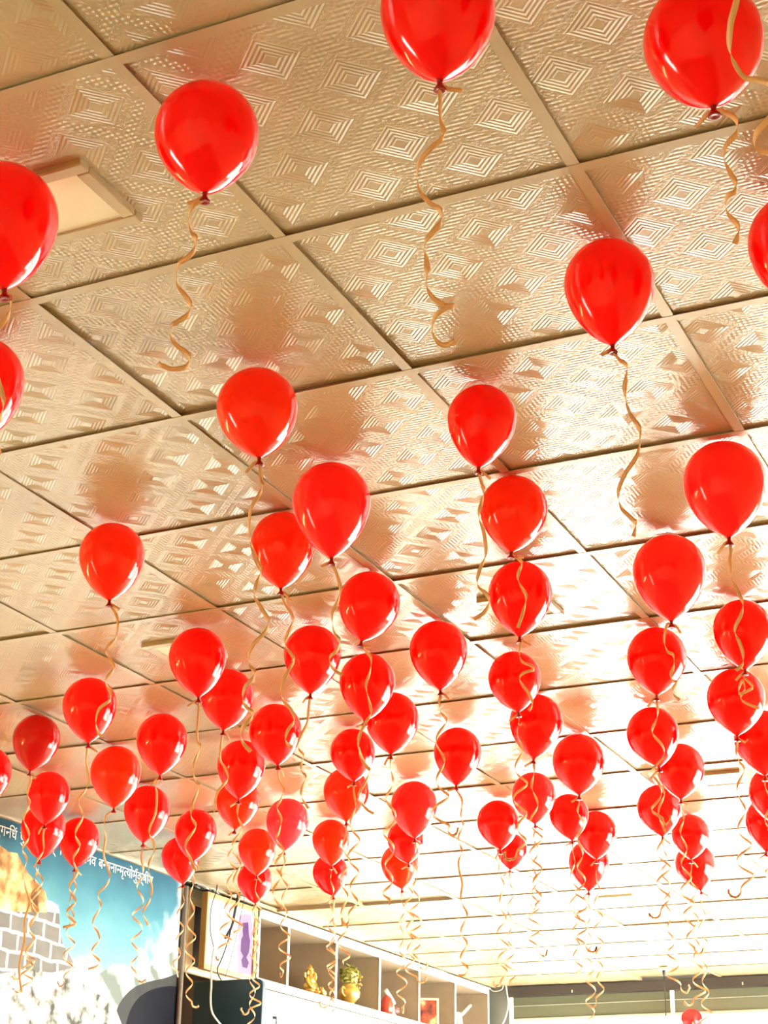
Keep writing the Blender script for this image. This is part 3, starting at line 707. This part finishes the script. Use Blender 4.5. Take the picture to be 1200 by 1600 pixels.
fb = .03
for nm, a, b in (('frame_stile', (y0, z0), (y0 + fb * .6, z1)), ('frame_stile', (y1 - fb, z0), (y1, z1)), ('frame_rail', (y0 + fb * .6, z1 - fb), (y1 - fb, z1)), ('frame_rail', (y0 + fb * .6, z0), (y1 - fb, z0 + fb))):
    bevel(fpart(MB().box((XP - .04, a[0], a[1]), (XP, b[0], b[1])), nm, M['frame'], pic), .004)
fpart(MB().box((XP - .04, y0 + fb * .6, z0 + fb), (XP - .012, y1 - fb, z1 - fb)), 'printed_sheet', mat('printed_sheet', (.60, .59, .61), .5, 0.1), pic)
def sheet_print(px, name, m, lift):
    v = [on_x(u, vv, XP - .012 + lift) for u, vv in px]; o = mesh_obj(name, v, [tuple(range(len(v)))], m, pic); o.matrix_parent_inverse = Matrix.Translation(-Vector(pic.location))
sheet_print([(374, 1432), (382, 1428), (392, 1430), (395, 1455), (393, 1490), (396, 1524), (372, 1520), (371, 1490), (373, 1460)], 'printed_halo', mat('printed_lilac', (.26, .17, .28), .5, 0.1, var=.15, vscale=14), .0008)
sheet_print([(379, 1442), (388, 1441), (389, 1462), (391, 1470), (389, 1488), (385, 1496), (389, 1504), (386, 1513), (379, 1511), (377, 1500), (380, 1494), (376, 1486), (377, 1468), (380, 1462)], 'printed_figure', mat('printed_purple', (.06, .02, .10), .5, 0.1, var=.4, vscale=18), .0016)
sheet_print([(352, 1420), (368, 1424), (366, 1440), (356, 1450), (350, 1440)], 'printed_smudge', mat('printed_grey', (.42, .42, .46), .5, 0.1, var=.1, vscale=30), .0008)

# cables in front of the print
def cable(px, r, m, label, x):
    pts = spline([on_x(u, v, x + (dx[0] if dx else 0)) for u, v, *dx in px], 6)
    b = pts[-1]; o = MB().tube([p - b for p in pts], r, 8).build('cable', M[m], None, True, b); tag(o, label, 'cable', 'loose cables by the framed print'); return o
M['palecable'] = mat('pale_cable', (.55, .54, .42), .5)
cable([(374, 1384), (372, 1398), (370.5, 1409), (367.5, 1422), (363, 1445), (357.5, 1456), (352, 1466)], .008, 'black', 'thick black cable hanging down the middle of the framed print', X0 + .09)
cable([(363, 1444), (357.5, 1466), (350, 1489), (344, 1504), (340, 1513), (341, 1522), (346, 1532)], .004, 'black', 'thinner black cable curving to the lower left corner of the print', X0 + .1)
cable([(383, 1396), (380, 1412), (370, 1460), (360, 1500), (352, 1526)], .0022, 'black', 'straight thin black wire slanting across the print', X0 + .08)
cable([(340, 1380), (337.5, 1394), (331, 1414), (328.5, 1435), (329, 1457), (334, 1480)], .003, 'black', 'bowed thin black wire at the left side of the print', X0 + .1)
cable([(334, 1482), (331, 1504), (330, 1522), (330, 1540), (329, 1560), (331, 1580), (340, 1595), (356, 1612)], .0045, 'palecable', 'pale cable looping down over the navy board', X0 + .62)
rb = random.Random(5); bp = on_x(318, 1392, X0 + .02)
bundle = tag(empty('cable_bundle', bp), 'tangle of dark cables at the ceiling above the pale wooden frame', 'cables')
for k in range(9):
    pts = []; u0 = rb.uniform(300, 312); u1 = rb.uniform(330, 346)
    for i in range(6):
        q = i / 5; u = u0 + (u1 - u0) * q; pts.append(on_x(u, 1374 + q * 16 + rb.uniform(-6, 6) + (k - 4) * .8, X0 + rb.uniform(.0, .05)))
    pts = [Vector((p.x, p.y, min(p.z, CEIL - .012))) - bp for p in pts]
    MB().tube(spline(pts, 5), rb.uniform(.003, .007), 6).build('cable_strand', M[rb.choice(('black', 'black', 'palecable', 'grey'))], bundle, True)

# navy board standing out from the wall
NY = 6.42
n0, n1 = on_y(303, 1535, NY), on_y(411, 1532, NY); nt = (on_y(320, 1533, NY).z + on_y(395, 1529, NY).z) / 2
rc = .04; prof = [(n0.x, 0), (n1.x, 0)] + [(n1.x - rc + rc * math.cos(a), nt - rc + rc * math.sin(a)) for a in [i * math.pi / 12 for i in range(7)]] + [(n0.x, nt)]
nn = len(prof); v = [(x, NY, z) for x, z in prof] + [(x, NY + .03, z) for x, z in prof]
o = mesh_obj('partition_board', v, [tuple(range(nn)), tuple(range(2 * nn - 1, nn - 1, -1))] + [(i, n_, nn + n_, nn + i) for i in range(nn) for n_ in [(i + 1) % nn]], M['navy'])
bm_ = bmesh.new(); bm_.from_mesh(o.data); bmesh.ops.recalc_face_normals(bm_, faces=bm_.faces); bm_.to_mesh(o.data); bm_.free()
tag(bevel(o, .004), 'dark navy board with a rounded corner below the framed print', 'partition')

# ------------------------------------------------------------------ open display shelves and the cupboards under them
XBK = X0 - .36; SH = CEIL - .405
DIV = [7.02, 7.39, 8.04, 8.69, 9.34, 9.99, 10.64]
shelf = tag(empty('display_shelf', (X0, 8.8, SH - .045)), 'long row of open taupe display cubbies with white edges under the ceiling', 'shelf')
def sp_(mb, name, m, root=shelf, sm=False): return fpart(mb, name, m, root, sm)
sp_(MB().box((XBK - .012, DIV[0], SH - .045), (XBK, DIV[-1], CEIL - .02)), 'back_panel', M['wood'])
sp_(MB().box((XBK, DIV[0], SH - .045), (X0 - .004, DIV[-1], SH)), 'bottom_board', M['wood'])
sp_(MB().box((X0 - .004, DIV[0], SH - .045), (X0 + .001, DIV[-1] + .012, SH + .002)), 'white_edge', M['white'])
sp_(MB().box((XBK, DIV[0], CEIL - .055), (X0 - .004, DIV[-1], CEIL - .02)), 'top_board', M['wood'])
sp_(MB().box((X0 - .004, DIV[0], CEIL - .058), (X0 + .001, DIV[-1] + .012, CEIL - .022)), 'white_edge', M['white'])
sp_(MB().box((X0 - .03, DIV[0], CEIL - .020), (X0 + .016, DIV[-1] + .012, CEIL - .012)), 'cornice_strip', M['white'])
for y in DIV:
    d_ = sp_(MB().box((XBK, y - .008, SH), (X0 - .004, y + .008, CEIL - .055)), 'divider', M['wood'])
    e_ = MB().box((X0 - .004, y - .011, SH), (X0 + .0015, y + .011, CEIL - .056)).build('white_edge', M['white'], d_)
M['puck'] = emitter('puck_light', (1, .93, .8), 3.0)
for a, b in zip(DIV[1:-1], DIV[2:]):
    sp_(MB().lathe([(.022, -.004), (.022, 0)], 16, ((X0 + XBK) / 2, (a + b) / 2 - .1, CEIL - .055)), 'puck_light', M['puck'])
sp_(MB().box((XBK, 9.0, SH + .17), (XBK + .003, 9.03, SH + .29)), 'cable_slot', M['black'])
yd = on_x(477, 1555, X0).y
edges = [yd - .65, yd] + [yd + .65 * k for k in range(1, 5)] + [10.64]
for k in range(len(edges) - 1):
    a, b = max(edges[k], 7.02), edges[k + 1]
    if b - a < .1: continue
    cb = tag(empty('cupboard', (X0, (a + b) / 2, 0)), ['white cupboard with a key in its lock under the left end of the shelves', 'second white cupboard from the navy board', 'third white cupboard from the navy board', 'fourth white cupboard from the navy board', 'fifth white cupboard from the navy board', 'narrow last white cupboard at the far end of the row'][k], 'cupboard', 'white cupboards below the display shelves')
    fpart(MB().box((XBK, a + .001, 0), (X0 - .022, b - .001, SH - .049)), 'carcass', M['wood'], cb)
    dr = fpart(MB().box((X0 - .021, a + .003, .06), (X0, b - .003, SH - .052)), 'door', M['white'], cb); bevel(dr, .002)
    if k == 0:
        p = on_x(425, 1588, X0)
        lk = MB().lathe([(.011, 0), (.011, .006)], 14).build('lock', M['aluminium'], dr, True, (X0, p.y, p.z)); lk.rotation_euler = (0, math.pi / 2, 0)
        ky = MB().box((.006, -.001, -.012), (.03, .001, .004)).box((.026, -.0015, -.03), (.034, .0015, .0)).ball((.03, 0, -.035), (.006, .008, .016), 10, 6).build('key', M['black'], dr, False, (X0, p.y, p.z - .004))

# ornaments on the shelves
p = on_x(487, 1531, X0 - .13); k_ = (on_x(487, 1507, X0 - .13).z - SH) / 0.186; p.z = SH + .001; p.y -= .025
st = tag(empty('gold_statuette', p), 'gold seated statuette in the cubby left of the gold vase', 'statuette', 'ornaments on the display shelves')
st.scale = (k_, k_, k_)
MB().lathe([(.062, 0), (.064, .006), (.058, .012), (.06, .018), (.054, .022)], 24).build('plinth', M['gold'], st, True)
mb = MB()
mb.ball((0, 0, .058), (.040, .040, .036)); mb.ball((0, 0, .092), (.031, .028, .032)); mb.ball((.004, 0, .122), (.012, .012, .012))
for s in (-1, 1):
    mb.ball((.022, s * .034, .034), (.030, .026, .015)); mb.tube(spline([(0, s * .03, .108), (.008, s * .046, .088), (.022, s * .042, .064), (.034, s * .026, .052)], 5), .0095, 10); mb.ball((.036, s * .022, .05), .011)
    mb.tube(spline([(-.006, s * .028, .104), (-.004, s * .054, .11), (.0, s * .058, .132)], 5), .007, 8)
mb.build('figure', M['gold'], st, True)
mb = MB().ball((.006, 0, .138), (.019, .018, .021))
for s in (-1, 1): mb.ball((0, s * .021, .136), (.005, .011, .014))
mb.tube(spline([(.024, 0, .136), (.034, .002, .122), (.036, .006, .106), (.03, .014, .096)], 6), [.009] * 6 + [.007] * 6 + [.005] * 7, 10)
mb.build('head', M['gold'], st, True)
MB().lathe([(.019, 0), (.021, .006), (.015, .014), (.012, .022), (.005, .03), (.0, .036)], 16, (0, 0, .150)).build('crown', M['gold'], st, True)
p = Vector((X0 - .032, 7.93, SH)); k_ = (on_x(507, 1530, X0 - .13).z - SH) / 0.064; p.z = SH + .003; k_ = .9
s2 = tag(empty('gold_mouse_figurine', p), 'tiny gold animal figurine beside the seated statuette', 'figurine', 'ornaments on the display shelves')
s2.scale = (k_, k_, k_)
MB().ball((0, 0, .026), (.022, .030, .024)).ball((.004, -.026, .042), (.014, .016, .015)).ball((.01, -.034, .056), (.006, .004, .008)).ball((-.006, -.034, .056), (.006, .004, .008)).build('body', M['gold'], s2, True)
MB().tube(spline([(0, .028, .016), (0, .05, .008), (.01, .066, .006), (.016, .08, .004)], 5), .004, 8).build('tail', M['gold'], s2, True)

p = on_x(546, 1545, X0 - .13); k_ = (on_x(546, 1506, X0 - .13).z - SH) / 0.22; p.z = SH + .001
vs = tag(empty('gold_vase', p), 'gold vase with a ball of dried leaves and sprigs, right of the statuette', 'vase', 'ornaments on the display shelves')
vs.scale = (k_, k_, k_)
MB().lathe([(.03, 0), (.034, .006), (.022, .016), (.03, .03), (.052, .055), (.056, .08), (.046, .1), (.03, .112), (.034, .12), (.026, .118)], 24).build('vase_body', M['gold'], vs, True)
rl = random.Random(11); mb = MB()
for k in range(90):
    d = Vector((rl.gauss(0, 1), rl.gauss(0, 1), rl.gauss(0, 1))).normalized(); c = Vector((0, 0, .165)) + d * rl.uniform(.03, .052)
    n = len(mb.v); a = d.cross(Vector((.3, .5, .8))).normalized(); b = d.cross(a); L = rl.uniform(.014, .024); w_ = .006
    tw = rl.uniform(0, 3.1); a, b = a * math.cos(tw) + b * math.sin(tw), b * math.cos(tw) - a * math.sin(tw)
    mb.v += [tuple(c - a * L), tuple(c + b * w_ + d * .004), tuple(c + a * L + d * .012), tuple(c - b * w_ + d * .004), tuple(c - d * .003)]
    mb.f += [(n, n + 1, n + 4), (n + 1, n + 2, n + 4), (n + 2, n + 3, n + 4), (n + 3, n, n + 4), (n, n + 3, n + 2, n + 1)]
mb.ball((0, 0, .165), .036, 12, 8)
tag(mb.build('leaf_ball', M['olive'], vs), kind='stuff')
for k in range(7):
    e = Vector((rl.uniform(-.01, .02), rl.uniform(.06, .125), rl.uniform(.10, .19))); m_ = MB()
    m_.tube(spline([(0, .01, .12), (0, .035, .15), tuple(e)], 5), .0016, 6)
    for q in range(4): m_.ball(tuple(e + Vector((rl.uniform(-.012, .012), rl.uniform(-.016, .012), rl.uniform(-.014, .012)))), .006, 8, 5)
    m_.build('sprig', M['gold'], vs, True)
for s in (-1, 1): MB().tube(spline([(0, s * .05, .09), (0, s * .078, .098), (0, s * .082, .07), (0, s * .052, .055)], 6), .005, 8).build('vase_handle', M['gold'], vs, True)

p = on_x(606, 1565, X0 - .15); k_ = (on_x(608, 1536, X0 - .13).z - SH) / 0.155; p.z = SH + .001; k_ = min(k_, 1.3)
M['redglaze'] = mat('red_glaze', (.55, .06, .03), .25); M['whiteglaze'] = mat('white_glaze', (.85, .82, .76), .25); M['brownglaze'] = mat('brown_glaze', (.16, .07, .05), .3)
g1 = tag(empty('ceramic_ornament', p), 'red and white ceramic ornament with a brown ball, in the cubby right of the vase', 'ornament', 'ornaments on the display shelves')
g1.scale = (k_, k_, k_)
MB().lathe([(.05, 0), (.052, .01), (.044, .016)], 20).build('foot', M['olive'], g1, True)
MB().lathe([(.02, .014), (.034, .04), (.036, .08), (.024, .11), (.012, .122)], 18, (0, -.012, 0)).build('red_body', M['redglaze'], g1, True)
MB().tube(spline([(0, -.03, .15), (.004, .0, .128), (.004, .04, .108), (.004, .066, .09)], 6), .012, 10).build('white_arm', M['whiteglaze'], g1, True)
MB().tube(spline([(.02, -.004, .1), (.024, .006, .06), (.026, .012, .03), (.03, .04, .014), (.034, .07, .013)], 6), .011, 10).build('white_leg', M['whiteglaze'], g1, True)
MB().ball((.0, .074, .055), .036, 16, 10).build('brown_ball', M['brownglaze'], g1, True)

p = on_x(664, 1590, X0 - .08); p.z = SH + .006
g2 = tag(empty('leaning_picture', p), 'gold-edged red picture leaning in the last cubby but one', 'picture', 'ornaments on the display shelves')
g2.rotation_euler = (0, math.radians(-10), math.radians(-62))
for nm, a, b in (('frame_stile', (-.1, 0), (-.085, .2)), ('frame_stile', (.085, 0), (.1, .2)), ('frame_rail', (-.085, 0), (.085, .015)), ('frame_rail', (-.085, .185), (.085, .2))):
    MB().box((-.009, a[0], a[1]), (.009, b[0], b[1])).build(nm, M['cream'], g2)
ma = bpy.data.materials.new('red_artwork'); g = NT(ma); tc = g.n('ShaderNodeTexCoord'); nz = g.n('ShaderNodeTexNoise'); nz.inputs['Scale'].default_value = 14; g.l(tc.outputs['Object'], nz.inputs['Vector'])
g.l(smooth_ramp(g, nz.outputs[0], [(.3, (.10, .02, .015)), (.5, (.42, .07, .03)), (.62, (.75, .5, .25)), (.8, (.25, .05, .03))]), g.b.inputs['Base Color'])
MB().box((-.006, -.085, .015), (.004, .085, .185)).build('artwork', ma, g2)

p = on_x(722, 1600, X0 - .06); p.z = SH + .003
g3 = tag(empty('white_easel', p), 'white card with a slanted white bar in the last cubby', 'ornament', 'ornaments on the display shelves')
MB().box((-.006, -.045, 0), (.006, .03, .17)).build('card', M['white'], g3).rotation_euler = (0, math.radians(-8), 0)
MB().tube([(.012, -.03, .15), (.012, .135, .235)], .012, 10).build('bar', M['white'], g3, True)
MB().box((-.07, -.02, 0), (-.02, .005, .15)).build('prop', M['white'], g3)

# ------------------------------------------------------------------ far corner: camera, box, cables
p = on_y(767, 1529, Y1 - .09)
cc = tag(empty('security_camera', p), 'small cream security camera in the far corner beside the shelves', 'camera')
MB().lathe([(.034, .0), (.036, .02), (.034, .07), (.026, .085), (.0, .088)], 20, (0, 0, .004)).build('housing', M['cream'], cc, True)
lp = MB().lathe([(.018, 0), (.02, .01), (.014, .016), (.0, .016)], 16).build('lens', M['aluminium'], cc, True, (.012, -.03, .016)); lp.rotation_euler = (math.radians(100), 0, math.radians(15))
MB().ball((.016, -.047, .013), .008, 10, 6).build('lens_glass', M['black'], cc, True)
MB().box((-.012, 0, .03), (.012, .09, .05)).build('bracket', M['cream'], cc)
pb = on_y(744, 1541, Y1 - .06)
bx_ = tag(empty('junction_box', pb), 'dark junction box on the far wall left of the security camera', 'box')
bevel(MB().box((-.05, 0, 0), (.05, .058, .10)).build('box_body', M['black'], bx_), .005); MB().box((-.052, -.004, .078), (.052, 0, .102)).build('box_lid', M['grey'], bx_)
for px, r, mm, lab in (([(776, 1530), (786, 1536), (784, 1546), (772, 1549), (764, 1544)], .003, 'white', 'white cable loop below the security camera'),
                       ([(776, 1528), (788, 1534), (792, 1550), (794, 1570), (790, 1590), (782, 1606)], .005, 'white', 'white cable running down beside the glass wall')):
    pts = spline([on_y(u, v, Y1 - .05) for u, v in px], 6); b = pts[-1].copy()
    tag(MB().tube([q - b for q in pts], r, 8).build('cable', M[mm], None, True, b), lab, 'cable')
pts = spline([on_x(u, v, X0 + .03) for u, v in ((650, 1506), (672, 1512), (694, 1519), (706, 1526), (722, 1531), (740, 1538))], 6)
pts = [Vector((q.x, q.y, min(q.z, CEIL - .012))) for q in pts]; b = pts[-1].copy()
tag(MB().tube([q - b for q in pts], .005, 8).build('cable', M['palecable'], None, True, b), 'pale cable lying along the top of the display shelves', 'cable')

# hanging rod with a mounting plate and pendant shade
p = on_z(1037, 1511, CEIL)
rd = tag(empty('pendant_lamp', (p.x, p.y, 2.0)), 'thin black rod hanging from a small ceiling plate before the glass wall', 'lamp')
L = CEIL - 2.0
bevel(MB().box((-.036, -.03, L - .022), (.036, .03, L - .001)).build('mounting_plate', M['aluminium'], rd), .004)
MB().lathe([(.012, L - .06), (.012, L - .022)], 12).build('rod_collar', M['black'], rd, True)
MB().lathe([(.004, .18), (.004, L - .05)], 10).build('rod', M['black'], rd, True)
MB().lathe([(.14, 0), (.12, .06), (.06, .14), (.02, .19), (.0, .192)], 24).build('lamp_shade', M['black'], rd, True)
